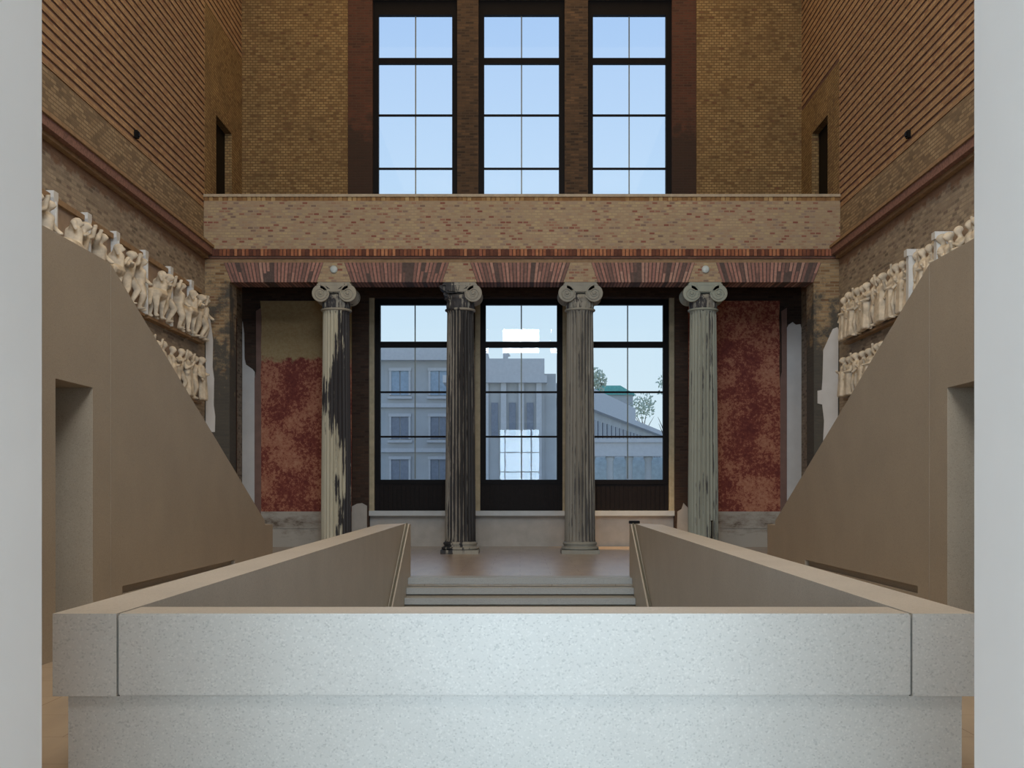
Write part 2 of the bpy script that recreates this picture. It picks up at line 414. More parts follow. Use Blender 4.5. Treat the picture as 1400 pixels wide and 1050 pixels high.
structure('wall_back', bm, [M['tan_brick'], M['red_brick'], M['dark_brick'], M['portico_brick'], M['mid_pier'], M['dado_stone']])
bm = bmesh.new(); box(bm, WL, WR, 32.0, YB, 7.95, 8.3); structure('ceiling_portico', bm, M['dark_brick'])

# ------------------------------------------------------------------ windows
def window(idx, x0, x1, z0, z1, fr, bars, thick, lower):
    y = 36.62
    bm = bmesh.new()
    box(bm, x0, x0 + fr, y - .08, y + .1, z0, z1); box(bm, x1 - fr, x1, y - .08, y + .1, z0, z1)
    box(bm, x0 + fr, x1 - fr, y - .08, y + .1, z1 - (fr if lower else .44), z1); box(bm, x0 + fr, x1 - fr, y - .08, y + .1, z0, z0 + (.14 if lower else fr))
    w = structure('window_%d' % idx, bm, M['metal_dark'])
    bm = bmesh.new(); box(bm, x0 + fr, x1 - fr, y - .06, y + .06, thick - .09, thick + .09); struct(obj('transom', bm, M['metal_dark'], w))
    for b_ in bars:
        bm = bmesh.new(); box(bm, x0 + fr, x1 - fr, y - .035, y + .035, b_ - .028, b_ + .028); struct(obj('glazing_bar', bm, M['metal_dark'], w))
    bm = bmesh.new(); xm = (x0 + x1) / 2; box(bm, xm - .018, xm + .018, y + .012, y + .03, z0 + fr, z1 - fr); struct(obj('mullion', bm, M['bronze'], w))
    bm = bmesh.new(); v = [bm.verts.new(p) for p in ((x0 + fr, y, z0 + .1), (x1 - fr, y, z0 + .1), (x1 - fr, y, z1 - fr), (x0 + fr, y, z1 - fr))]; bm.faces.new(v)
    struct(obj('glass', bm, M['glass'], w))
    return w
ZB = lambda py, Y: EYE + (CY - py) * Y / F
YG = 36.55
for i, (a, b_) in enumerate(UX):
    window(i + 1, a, b_, 8.9, 16.36, .165, [ZB(157, YG), ZB(230, YG)], ZB(83, YG), False)
for i, (a, b_) in enumerate(LX):
    # stone jamb strip around, dark frame inside it
    j = .15
    x0, x1 = a + j, b_ - j
    w = window(i + 4, x0, x1, 1.86, 7.40, .165, [ZB(536, YG), ZB(597, YG)], ZB(471, YG), True)
    bm = bmesh.new()
    box(bm, a, a + j, YB + .1, YB + .5, .92, 7.42); box(bm, b_ - j, b_, YB + .1, YB + .5, .92, 7.42)
    struct(obj('jamb', bm, M['jamb_stone'], w))
    bm = bmesh.new()
    box(bm, x0, x1, YB + .27, YB + .4, 1.07, 1.86)
    n = 18
    for k in range(n):
        xa = x0 + (x1 - x0) * k / n
        box(bm, xa + .02, xa + (x1 - x0) / n - .005, YB + .24, YB + .3, 1.1, 1.80)
    struct(obj('board_panel', bm, M['wood_dark'], w))
    bm = bmesh.new(); box(bm, a - .02, b_ + .02, YB + .02, YB + .5, .92, 1.07); struct(obj('sill', bm, M['sill_stone'], w))

# ------------------------------------------------------------------ gallery beam with jack arches
YF = 31.9
bm = bmesh.new()
box(bm, WL, WR, YF, 32.35, 7.98, 9.24, 0)
box(bm, WL, WR, 32.0, 32.8, 7.645, 7.98, 1)
beam = structure('wall_gallery', bm, [M['parapet_brick'], M['tan_stone']])
bm = bmesh.new(); box(bm, WL, WR, YF - .04, 32.4, 9.34, 9.41); struct(obj('coping', bm, M['coping_stone'], beam))
def soldiers(name, z0, z1, x0, x1, y, pitch, m, dep=.2):
    bm = bmesh.new(); n = int((x1 - x0) / pitch); p = (x1 - x0) / n
    bm.loops.layers.color.new('tint')
    for k in range(n):
        a = x0 + k * p
        nf = len(bm.faces); j = R.uniform(-.004, .004)
        box(bm, a + .014, a + p - .014, y + j, y + dep, z0, z1); bm.faces.ensure_lookup_table()
        tint(bm, bm.faces[nf:], R.random())
    nf = len(bm.faces); box(bm, x0, x1, y + .015, y + dep, z0 + .005, z1 - .005); bm.faces.ensure_lookup_table()
    tint(bm, bm.faces[nf:], 0)
    return struct(obj(name, bm, m, beam))
soldiers('soldier_course', 7.80, 7.98, WL + .2, WR - .2, YF - .015, .098, M['soldier'])
soldiers('top_course', 9.24, 9.34, WL, WR, YF, .125, M['soldier_tan'])
bm = bmesh.new(); box(bm, WL, WR, YF + .03, 32.2, 7.74, 7.80); struct(obj('shadow_joint', bm, M['recess_brick'], beam))

COLX = [-4.88, -1.585, 1.59, 4.86]; YC = 32.4
ZA0, ZA1 = 7.13, 7.645
eb = [(-7.58, -7.78)] ; 
edges = []          # (bottom x, top x) of every springer edge
for cx in COLX: edges += [(cx - .45, cx - .27), (cx + .45, cx + .27)]
edges = [(-7.58, -7.78)] + edges + [(7.70, 7.90)]
bm = bmesh.new(); bm.loops.layers.color.new('tint')
for k in range(0, len(edges), 2):
    (b0, t0), (b1, t1) = edges[k], edges[k + 1]
    n = int(round((b1 - b0) / .088))
    for i in range(n):
        f0, f1 = i / n, (i + 1) / n
        g0 = .015
        xb0, xb1 = b0 + (b1 - b0) * f0 + g0, b0 + (b1 - b0) * f1 - g0
        xt0, xt1 = t0 + (t1 - t0) * f0 + g0, t0 + (t1 - t0) * f1 - g0
        cut = ZA0 + (ZA1 - ZA0) * R.choice((.45, .55, .5)); c0 = (cut - ZA0) / (ZA1 - ZA0)
        for za, zb, wa, wb in ((ZA0, cut - .003, 0, c0), (cut + .003, ZA1, c0, 1)) if R.random() < .35 else ((ZA0, ZA1, 0, 1),):
            xa0, xa1 = xb0 + (xt0 - xb0) * wa, xb1 + (xt1 - xb1) * wa
            xc0, xc1 = xb0 + (xt0 - xb0) * wb, xb1 + (xt1 - xb1) * wb
            nf = len(bm.faces); j = R.uniform(-.004, .004)
            hexa(bm, [(xa0, 32.0 + j, za), (xc0, 32.0 + j, zb), (xa0, 32.8, za), (xc0, 32.8, zb), (xa1, 32.0 + j, za), (xc1, 32.0 + j, zb), (xa1, 32.8, za), (xc1, 32.8, zb)])
            bm.faces.ensure_lookup_table(); tint(bm, bm.faces[nf:], min(1, max(0, R.gauss(.5, .28))))
    nf = len(bm.faces)
    hexa(bm, [(b0, 32.012, ZA0 + .01), (t0, 32.012, ZA1), (b0, 32.79, ZA0 + .01), (t0, 32.79, ZA1), (b1, 32.012, ZA0 + .01), (t1, 32.012, ZA1), (b1, 32.79, ZA0 + .01), (t1, 32.79, ZA1)])
    bm.faces.ensure_lookup_table(); tint(bm, bm.faces[nf:], .05)
struct(obj('jack_arch', bm, M['fan'], beam))
for cx in COLX:
    bm = bmesh.new(); prism(bm, [(cx - .45, ZA0), (cx + .45, ZA0), (cx + .27, ZA1), (cx - .27, ZA1)], 'y', 31.985, 32.8)
    struct(obj('springer', bm, M['parapet_brick'], beam))
# end piers
for nm, x0, x1, xt in (('left', WL, -7.62, -7.78), ('right', 7.72, WR, 7.90)):
    bm = bmesh.new()
    if nm == 'left': prism(bm, [(x0, -.1), (x1, -.1), (x1, ZA0), (-7.58, ZA0), (xt, ZA1), (x0, ZA1)], 'y', 32.0, 32.8)
    else: prism(bm, [(x0, -.1), (x0 - .02, ZA0), (xt, ZA1), (x1, ZA1), (x1, -.1)], 'y', 32.0, 32.8)
    pw = structure('wall_pier_' + nm, bm, M['pier_brick'])
    bm = bmesh.new()
    if nm == 'left':
        pts = [(-8.24, 3.2), (-8.0, 3.2), (-7.99, 3.6), (-8.03, 3.9), (-8.02, 4.6), (-8.06, 4.9), (-8.05, 5.6), (-8.1, 6.0), (-8.16, 6.35), (-8.24, 6.2)]
        prism(bm, pts, 'y', 31.975, 32.01); struct(obj('plaster_patch', bm, M['white_plaster'], pw))
        bm = bmesh.new(); prism(bm, [(-7.70, .0), (-7.62, .0), (-7.62, 6.3), (-7.66, 6.2), (-7.7, 5.6)], 'y', 32.74, 32.84); struct(obj('edge_strip', bm, M['soldier'], pw))
    else:
        pts = [(7.93, 2.6), (8.26, 2.6), (8.33, 3.6), (8.345, 5.9), (8.32, 5.95), (8.2, 5.9), (8.13, 5.75), (8.02, 5.5), (7.95, 5.35), (7.93, 4.6), (7.91, 4.3), (7.8, 4.28), (7.8, 3.95), (7.92, 3.92), (7.97, 3.5)]
        prism(bm, pts, 'y', 31.975, 32.01); struct(obj('plaster_patch', bm, M['white_plaster'], pw))

# wall discs above outer columns
for cx, nm in ((COLX[0], 'left end'), (COLX[3], 'right end')):
    bm = bmesh.new(); lathe(bm, [(.0, 0), (.07, 0), (.10, .02), (.10, .05), (.08, .06)][1:], 20, (cx, 31.925, 7.46), 'y')
    tag(obj('wall_disc', bm, M['disc'], None, True), 'small pale disc fixed above the capital of the %s column' % nm, 'disc')

# ------------------------------------------------------------------ columns
CLAB = ['stone column on the left end, cream paint flaked off black', 'dark fluted stone column with its left scroll broken off, left of middle window',
        'grey streaked stone column right of the middle window', 'pale greenish stone column on the right end, by the red panel']
def flute_ring(rad, nf=24, per=6, depth=.16):
    pts = []
    for k in range(nf):
        for i in range(per):
            t = i / per; a = 2 * math.pi * (k + t) / nf
            d = 0 if t < .12 else math.sin(math.pi * (t - .12) / .88) * depth * rad * .62
            pts.append(((rad - d) * math.cos(a), (rad - d) * math.sin(a)))
    return pts
def column(i, cx):
    t = thing('ionic_column', CLAB[i], 'column', (cx, YC, 0))
    ms, mc = COLM[i], CAPM[i]
    bm = bmesh.new(); box(bm, -.5, .5, -.5, .5, 0, .1)
    obj('plinth', bm, mc, t)
    bm = bmesh.new()
    prof = [(.46, .10), (.49, .115), (.5, .14), (.49, .165), (.46, .18), (.43, .19), (.425, .215), (.44, .235), (.455, .25), (.455, .275), (.44, .295), (.415, .305), (.41, .33)]
    lathe(bm, prof, 48); obj('base', bm, mc, t, angle=50)
    bm = bmesh.new(); rings = []
    zs = [.32, .36, .6, 1.4, 2.4, 3.4, 4.4, 5.2, 5.9, 6.3, 6.36, 6.42]
    for z in zs:
        f = (z - .32) / 6.1
        rad = .405 - .055 * f ** 1.35
        dp = .0 if z in (.32, 6.42) else (.08 if z in (.36, 6.36) else .16)
        rings.append([bm.verts.new((x, y, z)) for x, y in flute_ring(rad + (.012 if z in (.32, 6.42) else 0), depth=dp)])
    for a, b_ in zip(rings, rings[1:]):
        n = len(a)
        for k in range(n): bm.faces.new((a[k], a[(k + 1) % n], b_[(k + 1) % n], b_[k]))
    bm.faces.new(rings[0]); bm.faces.new(rings[-1])
    obj('shaft', bm, ms, t, angle=40)
    # capital
    bm = bmesh.new()
    lathe(bm, [(.36, 6.41), (.40, 6.42), (.41, 6.44), (.40, 6.465), (.36, 6.475)], 40)
    obj('astragal', bm, mc, t, angle=50)
    bm = bmesh.new()
    lathe(bm, [(.35, 6.46), (.352, 6.6), (.365, 6.68), (.39, 6.71), (.41, 6.75), (.40, 6.80), (.36, 6.83)], 40)
    for k in range(16):       # palmettes of the necking, eggs of the echinus
        a = 2 * math.pi * k / 16
        q = Matrix.Rotation(a, 4, 'Z')
        bmesh.ops.create_icosphere(bm, subdivisions=2, radius=.035, matrix=q @ Matrix.Translation((.355, 0, 6.56)) @ Matrix.Diagonal((.6, .8, 2.3, 1)))
        bmesh.ops.create_icosphere(bm, subdivisions=2, radius=.03, matrix=q @ Matrix.Translation((.405, 0, 6.745)) @ Matrix.Diagonal((.7, 1.2, 1.3, 1)))
    obj('necking', bm, NECKM[i], t, angle=50)
    zc, rv, xv = 6.845, .235, .355
    sides = (-1, 1) if i != 1 else (1,)
    bm = bmesh.new()
    box(bm, -.36, .36, -.36, .36, 6.86, 7.05)
    prism(bm, [(-.36, 6.95), (-.30, 6.90), (0, 6.875), (.30, 6.90), (.36, 6.95), (.36, 7.06), (-.36, 7.06)], 'y', -.40, .40)
    if i == 1:
        prism(bm, [(-.36, 6.9), (-.46, 6.95), (-.54, 7.02), (-.52, 7.06), (-.36, 7.06)], 'y', -.34, .3)
        prism(bm, [(-.36, 6.78), (-.44, 6.84), (-.40, 6.94), (-.3, 6.94), (-.3, 6.78)], 'y', -.24, .3)
    obj('canalis', bm, mc, t)
    for s in sides:
        bm = bmesh.new()
        lathe(bm, [(.20, -.40), (rv - .01, -.395), (rv, -.36), (rv - .02, -.3), (.17, -.15), (.155, 0), (.17, .15), (rv - .02, .3), (rv, .36), (.2, .4)], 36, (s * xv, 0, zc), 'y')
        v = obj('volute', bm, mc, t, angle=50)
        for yy in (-.405, .405):
            bm = bmesh.new(); path, rad = [], []
            for k in range(70):
                th = k / 69 * 2 * math.pi * 2.4
                r = (rv - .02) * math.exp(-th * .105)
                a = math.pi / 2 - s * th * -1
                path.append((s * xv + r * math.cos(a), yy, zc + r * math.sin(a))); rad.append(.024 * math.exp(-th * .06))
            tube(bm, path, rad, 8); obj('spiral', bm, mc, v, True)
        bm = bmesh.new(); lathe(bm, [(.04, -.43), (.045, -.42), (.045, -.39)], 16, (s * xv, 0, zc), 'y'); obj('eye', bm, mc, v, True)
        if i in (0, 1):      # black paint left standing in the hollow of the channel
            bm = bmesh.new(); prism(bm, [(s * .10, 6.95), (s * .2, 6.97), (s * .32, 7.02), (s * .33, 7.045), (s * .2, 7.02)], 'y', -.412, -.39); obj('paint_trace', bm, DARKM, t)
    bm = bmesh.new(); tube(bm, [(-.30, -.405, 6.915), (-.1, -.405, 6.89), (.1, -.405, 6.89), (.30, -.405, 6.915)], .014, 8); obj('channel_bead', bm, mc, t, True)
    bm = bmesh.new(); box(bm, -.45, .45, -.41, .41, 7.05, 7.09); box(bm, -.42, .42, -.40, .40, 7.09, ZA0); obj('abacus', bm, mc, t)
for i, cx in enumerate(COLX): column(i, cx)

# ------------------------------------------------------------------ painted panels and plaster on the portico back wall
def fresco(nm, x0, x1, zt, m, label, inner):
    t = thing('painted_panel', label, 'wall painting', ((x0 + x1) / 2, YB, 0))
    def P(name, bm, mm): o = obj(name, bm, mm); o.parent = t; o.matrix_parent_inverse = Matrix.Translation((-(x0 + x1) / 2, -YB, 0)); return o
    bm = bmesh.new()
    rr = random.Random(3 + int(x0 > 0))
    e = x0 if inner > 0 else x1
    pts = []
    n = 14
    for k in range(n + 1):
        z = 1.05 + (zt - 1.05) * k / n
        pts.append((e + (rr.uniform(-.03, .03) if z > 4.8 else 0) * 1.2, z))
    o_ = x1 if inner > 0 else x0
    pts += [(o_, zt), (o_, 1.05)]
    prism(bm, pts, 'y', YB - .10, YB); P('painted_field', bm, m)
    bm = bmesh.new()
    a, b_ = (x0 - .2, x0) if inner > 0 else (x1, x1 + .2)
    prism(bm, [(a, .0), (b_, .0), (b_, zt - .2), (a + .04, zt - .3), (a + .05, 5.2), (a, 5.0)], 'y', YB - .09, YB); P('side_strip', bm, plain('strip', col(126, 100, 92), .8))
    bm = bmesh.new(); box(bm, x0, x1, YB - .14, YB, .55, 1.05); box(bm, x0, x1, YB - .11, YB, 0, .55); P('stone_base', bm, M['plinth'])
fresco('a', -7.68, -5.0, 7.3, M['fresco_a'], 'weathered red painted panel fading to tan plaster at top, behind the left end column', 1)
fresco('b', 5.0, 7.72, 7.3, M['fresco_b'], 'blotched dark red painted panel right of the right end column', -1)
TN = 2
def patch(name, pts, m, y=YB):
    global TN; TN += 1; bm = bmesh.new(); prism(bm, pts, 'y', y - .05, y); return structure('trim_%d' % TN, bm, m)
patch('plaster_patch', [(-8.26, 0), (-7.89, 0), (-7.885, 5.2), (-7.95, 5.28), (-8.15, 5.42), (-8.29 + .1, 5.6), (-8.20, 6.35), (-8.25, 6.7)], M['white_plaster'])
patch('plaster_patch', [(7.93, 0), (8.36, 0), (8.36, 6.5), (8.33, 6.62), (8.2, 6.6), (8.1, 6.68), (7.98, 6.6), (7.93, 6.5)], M['white_plaster'])
patch('plaster_patch', [(-5.0, 0), (-4.55, 0), (-4.55, 1.22), (-4.7, 1.3), (-4.85, 1.28), (-5.0, 1.2)], M['dado_stone'])
patch('plaster_patch', [(4.65, 0), (5.0, 0), (5.0, 1.15), (4.93, 1.22), (4.86, 1.3), (4.8, 1.12), (4.68, 1.05)], M['dado_stone'])

# ------------------------------------------------------------------ stairs and parapets
ST = thing('central_staircase', 'broad pale stone steps descending from the column platform into the stairwell', 'staircase', (0, 23.0, 0))
for k in range(24):
    y0 = 23.0 - .35 * k; z0 = -.16 * k
    bm = bmesh.new()
    if k == 0: box(bm, -2.11, 2.11, 22.97 - 23, .6, -.16, .001)
    else: box(bm, -2.11, 2.11, y0 - .03 - 23, y0 + .35 - 23, z0 - .16, z0)
    bm.free(); bm = bmesh.new(); box(bm, -2.11, 2.11, y0 - .03 - 23, (.6 if k == 0 else y0 + .35 - 23), z0 - .115, z0 + (.001 if k == 0 else 0))
    bmesh.ops.bevel(bm, geom=[e for e in bm.edges if all(abs(v.co.y - min(w.co.y for w in bm.verts)) < 1e-4 and v.co.z > z0 - .01 for v in e.verts)], offset=.015, segments=2, affect='EDGES')
    box(bm, -2.11, 2.11, y0 + .05 - 23, (.6 if k == 0 else y0 + .35 - 23), z0 - .16, z0 - .115)
    obj('step', bm, M['steps'], ST)
bm = bmesh.new(); prism(bm, [(.6, -.17), (-.03, -.165), (-8.4, -3.99), (-8.4, -4.4), (.6, -.5)], 'x', -2.11, 2.11); obj('stair_slab', bm, M['concrete_shaded'], ST)
bm = bmesh.new(); box(bm, -2.5, 2.5, 6.5, 23.6, -4.6, -4.4); structure('floor_stairwell', bm, M['steps'])
bm = bmesh.new(); box(bm, -2.42, 2.36, 6.62, 6.9, -4.4, -.16); structure('wall_stairwell', bm, M['concrete_shaded'])

def parapet(side):
    s = -1 if side == 'left' else 1
    xo, xi, xb = (-2.506, -2.16, -2.43) if s < 0 else (2.45, 2.10, 2.376)
    xif, xof = s * 2.2, s * 2.63
    t = thing('stone_parapet', '%s long stone parapet running from the front block to the column platform' % side, 'parapet', (xo, 6.54, 0), 'stairwell parapets')
    def P(n, bm, m, sm=False): o = obj(n, bm, m, t); o.matrix_parent_inverse = Matrix.Translation((-xo, -6.54, 0)); return o
    def H(bm, o0, i0, zt0, zb0, y0, o1, i1, zt1, zb1, y1o, y1i):
        pts = [(o0, y0, zb0), (o0, y0, zt0), (o1, y1o, zb1), (o1, y1o, zt1), (i0, y0, zb0), (i0, y0, zt0), (i1, y1i, zb1), (i1, y1i, zt1)]
        if s > 0: pts = pts[4:] + pts[:4]
        hexa(bm, pts)
    g = .004
    def inn(y): return xi + (xif - xi) * (y - 6.54) / 17.06
    bm = bmesh.new(); H(bm, xo, xi + s * g, .953, .51, 6.54, xof, xif, 1.015, .51, 22.6, 23.6)
    P('coping', bm, M['concrete'])
    bm = bmesh.new(); H(bm, xb, inn(6.93) + s * g, .51, -.1, 6.93, xof - s * .06, xif, .51, -.1, 22.55, 23.6)
    H(bm, xb, inn(6.93) + s * g, -.1, -4.4, 6.93, xof - s * .06, xif, -.1, -4.4, 22.55, 23.6); P('base', bm, M['concrete'])
    # sloping cheek of the stair with its rail
    def zc(y): return 1.0 - .425 * (23.3 - y)
    bm = bmesh.new(); a, b_ = sorted((s * 2.115, s * 2.21))
    prism(bm, [(23.6, 1.0), (23.3, 1.0), (11.5, zc(11.5)), (11.5, -4.4), (14.0, -4.4), (23.6, -.5)], 'x', a, b_); P('stair_cheek', bm, M['concrete'])
    bm = bmesh.new(); tube(bm, [(s * 2.155, 23.25, 1.0 + .012), (s * 2.155, 22.9, zc(22.9) + .03), (s * 2.155, 11.6, zc(11.6) + .03)], .018, 10); P('handrail', bm, M['bronze'])
parapet('left'); parapet('right')
t = thing('front_parapet', 'broad pale stone block parapet across the near end of the stairwell', 'parapet', (0, 6.54, 0))
bm = bmesh.new(); box(bm, -2.156, 2.096, 0, .40, .51, .953); bmesh.ops.bevel(bm, geom=list(bm.edges), offset=.008, segments=2, affect='EDGES'); obj('coping', bm, M['concrete'], t)
bm = bmesh.new(); box(bm, -2.43, 2.376, .022, .38, -.1, .508); obj('base', bm, M['concrete'], t)
bm = bmesh.new(); box(bm, 1.95, 2.15, 23.3, 23.48, 1.012, 1.067); bmesh.ops.bevel(bm, geom=list(bm.edges), offset=.006, segments=2, affect='EDGES')
o = obj('black_box', bm, M['black']); o.location = (.14, .0, .0); tag(o, 'small flat black box lying on the far end of the right parapet', 'box')
bm = bmesh.new(); lathe(bm, [(.13, 0), (.13, .02), (.02, .035), (.02, .86), (.03, .87), (.03, .89)], 20, (4.95, 31.5, 0))
tag(obj('barrier_post', bm, M['black'], None, True), 'thin black post standing in front of the right end column', 'post')

# side flights: tall stone walls rising towards the viewer, with a passage through each
def flight(side):
    s = -1 if side == 'left' else 1
    xf, xk = s * 4.44, s * 4.72
    a, b_ = sorted((xf, xk))
    t = thing('stair_wall', 'tall brown stone wall of the %s side staircase, sloping down to the platform' % side, 'stair wall', (xf, 22, 0), 'side staircases')
    def P(n, bm, m): o = obj(n, bm, m, t); o.matrix_parent_inverse = Matrix.Translation((-xf, -22, 0)); return o
    d0, d1, dz = 11.66, 12.68, 2.695
    bm = bmesh.new()
    prism(bm, [(3.0, dz), (d0, dz), (d1, dz), (13.23, dz), (13.23, 4.09), (3.0, 4.09)], 'x', a, b_)
    prism(bm, [(3.0, -.1), (d0, -.1), (d0, dz), (3.0, dz)], 'x', a, b_)
    prism(bm, [(d1, -.1), (13.23, -.1), (13.23, dz), (d1, dz)], 'x', a, b_)
    P('landing_panel', bm, M['concrete_shaded'])
    bm = bmesh.new()
    prism(bm, [(13.24, .56), (21.9, .56), (21.9, 1.04), (21.25, 1.04), (21.22, 1.12), (13.3, 4.06), (13.24, 4.08)], 'x', a, b_)
    g0, g1 = 13.62, 19.0
    prism(bm, [(13.24, -.1), (g0, -.1), (g0, .56), (13.24, .56)], 'x', a, b_)
    prism(bm, [(g1, -.1), (21.9, -.1), (21.9, .56), (g1, .56)], 'x', a, b_)
    a2, b2 = sorted((s * 4.50, xk))
    prism(bm, [(g0, -.1), (g1, -.1), (g1, .56), (g0, .56)], 'x', a2, b2)
    prism(bm, [(g0, -.1), (g1, -.1), (g1, .47), (g0, .47)], 'x', a, b_)
    P('sloping_panel', bm, M['concrete_shaded'])
    # passage: jambs, soffit and end wall
    xe = s * 6.2
    p, q = sorted((xk, xe))
    bm = bmesh.new(); box(bm, p, q, d1, d1 + .2, -.1, dz); box(bm, p, q, d0 - .2, d0, -.1, dz); box(bm, p, q, d0 - .2, d1 + .2, dz, dz + .2)
    e0, e1 = sorted((xe, xe + s * .2)); box(bm, e0, e1, d0 - .2, d1 + .2, -.1, dz + .2)
    P('passage', bm, M['concrete_shaded'])
    # the flight itself behind the wall
    f0, f1 = sorted((xk, (WL if s < 0 else WR)))
    bm = bmesh.new(); prism(bm, [(22.3, 0), (22.3, .15), (14.0, 3.1), (3.0, 3.1), (3.0, 2.95), (14.0, 2.9), (21.9, 0)], 'x', f0, f1); P('flight', bm, M['steps'])
flight('left'); flight('right')

# ------------------------------------------------------------------ plaster reliefs
def baked(name, bm, vox):
    """unites overlapping volumes into one continuous surface"""
    me = bpy.data.meshes.new(name); bm.to_mesh(me); bm.free()
    o = bpy.data.objects.new('tmp', me); C.objects.link(o)
    md = o.modifiers.new('r', 'REMESH'); md.mode = 'VOXEL'; md.voxel_size = vox; md.use_smooth_shade = True
    sm = o.modifiers.new('s', 'SMOOTH'); sm.factor = .5; sm.iterations = 2
    dg = bpy.context.evaluated_depsgraph_get()
    out = bpy.data.meshes.new_from_object(o.evaluated_get(dg)); out.name = name
    bpy.data.objects.remove(o); out.materials.clear(); out.materials.append(M['relief'])
    return out
def human(bm, ox=0, oz=0, h=1.2, armL=((-.2, .05, .62), (-.2, .1, .5)), armR=((.2, .05, .62), (.22, .1, .48)), legs=((-.07, .05, .27), (-.08, 0, .02), (.07, .08, .27), (.12, .03, .02)), head=(0, .05), lean=0, drape=False):
    def V(p): return (ox + (p[0] + lean * (p[2] - .5)) * h, (p[1] + .1) * h, oz + p[2] * h)
    limb(bm, V((0, 0, .52)), .085 * h, V((0, 0, .72)), .105 * h)
    limb(bm, V((-.09, 0, .75)), .06 * h, V((.09, 0, .75)), .06 * h)
    limb(bm, V((0, 0, .78)), .045 * h, V((head[0] * .5, .02, .85)), .04 * h)
    ball(bm, V((head[0], head[1], .92)), .066 * h, .9, 1.05, 1.2)
    ball(bm, V((head[0], head[1] + .065, .91)), .018 * h)          # nose
    ball(bm, V((head[0], head[1] - .02, .945)), .07 * h, 1, 1, .9)  # hair
    for sx, (e, w) in ((-1, armL), (1, armR)):
        limb(bm, V((sx * .13, 0, .76)), .045 * h, V(e), .036 * h); limb(bm, V(e), .036 * h, V(w), .026 * h); ball(bm, V(w), .032 * h)
    if drape:
        for k in range(7):
            x = -.11 + .22 * k / 6
            limb(bm, V((x * .7, .04 + .03 * (k % 2), .58)), .05 * h, V((x * 1.25, .05 + .05 * (k % 2), .05)), .042 * h)
        limb(bm, V((-.12, .05, .72)), .04 * h, V((.12, .07, .5)), .05 * h)
    else:
        k1, f1, k2, f2 = legs
        for hx, kn, ft in ((-.05, k1, f1), (.05, k2, f2)):
            limb(bm, V((hx, 0, .52)), .075 * h, V(kn), .05 * h); limb(bm, V(kn), .05 * h, V(ft), .03 * h)
            limb(bm, V(ft), .03 * h, V((ft[0] + .02, ft[1] + .08, ft[2])), .022 * h)
def centaur(bm, h=1.2):
    limb(bm, (.32, .14, .58), .16, (-.25, .14, .60), .17)
    for x, y, d in ((.36, .2, .06), (.30, .08, -.08), (-.26, .2, .16), (-.32, .08, .02)):
        limb(bm, (x, y, .5), .075, (x + d, y + .02, .28), .045); limb(bm, (x + d, y + .02, .28), .045, (x + d * .4, y, .04), .032); ball(bm, (x + d * .4, y + .02, .03), .045)
    limb(bm, (.46, .14, .60), .04, (.58, .12, .30), .05)                       # tail
    limb(bm, (-.28, .14, .66), .14, (-.34, .15, .96), .13)                     # torso
    limb(bm, (-.45, .15, .98), .055, (-.24, .15, 1.0), .055)
    limb(bm, (-.34, .15, 1.02), .05, (-.36, .17, 1.1), .045); ball(bm, (-.37, .18, 1.17), .08, .9, 1, 1.15); ball(bm, (-.37, .24, 1.12), .05)
    limb(bm, (-.46, .15, .98), .05, (-.58, .22, .84), .042); limb(bm, (-.58, .22, .84), .042, (-.7, .26, .98), .03); ball(bm, (-.7, .26, .98), .04)
    limb(bm, (-.22, .15, 1.0), .05, (-.06, .2, 1.12), .042); limb(bm, (-.06, .2, 1.12), .042, (-.02, .24, .96), .03)
def proto(fn, **k):
    bm = bmesh.new(); fn(bm, **k); return baked('figure', bm, .02)
FIG = {
    'centaur': proto(centaur),
    'fighter': proto(human, armL=((-.24, .06, .8), (-.2, .1, .98)), armR=((.22, .1, .66), (.34, .14, .7)), legs=((-.2, .1, .3), (-.16, .02, .04), (.12, .04, .27), (.2, .0, .03)), lean=-.18, h=1.22),
    'stander': proto(human, armL=((-.19, .04, .62), (-.14, .13, .52)), armR=((.24, .05, .84), (.18, .08, 1.0)), h=1.2),
    'draped': proto(human, drape=True, armL=((-.18, .06, .62), (-.05, .15, .6)), armR=((.18, .05, .6), (.2, .1, .46))),
    'walker': proto(human, drape=True, armL=((-.2, .05, .64), (-.26, .1, .78)), armR=((.17, .06, .6), (.08, .15, .66)), head=(-.03, .06)),
}
def place(kind, parent, loc, rz, sc=(1, 1, 1)):
    o = bpy.data.objects.new('figure', FIG[kind]); C.objects.link(o); o.parent = parent
    o.location = loc; o.rotation_euler = (0, 0, rz); o.scale = sc
    return o
ORD = ['closest to the columns', 'second from the columns', 'third from the columns', 'fourth from the columns', 'fifth from the columns', 'sixth from the columns']
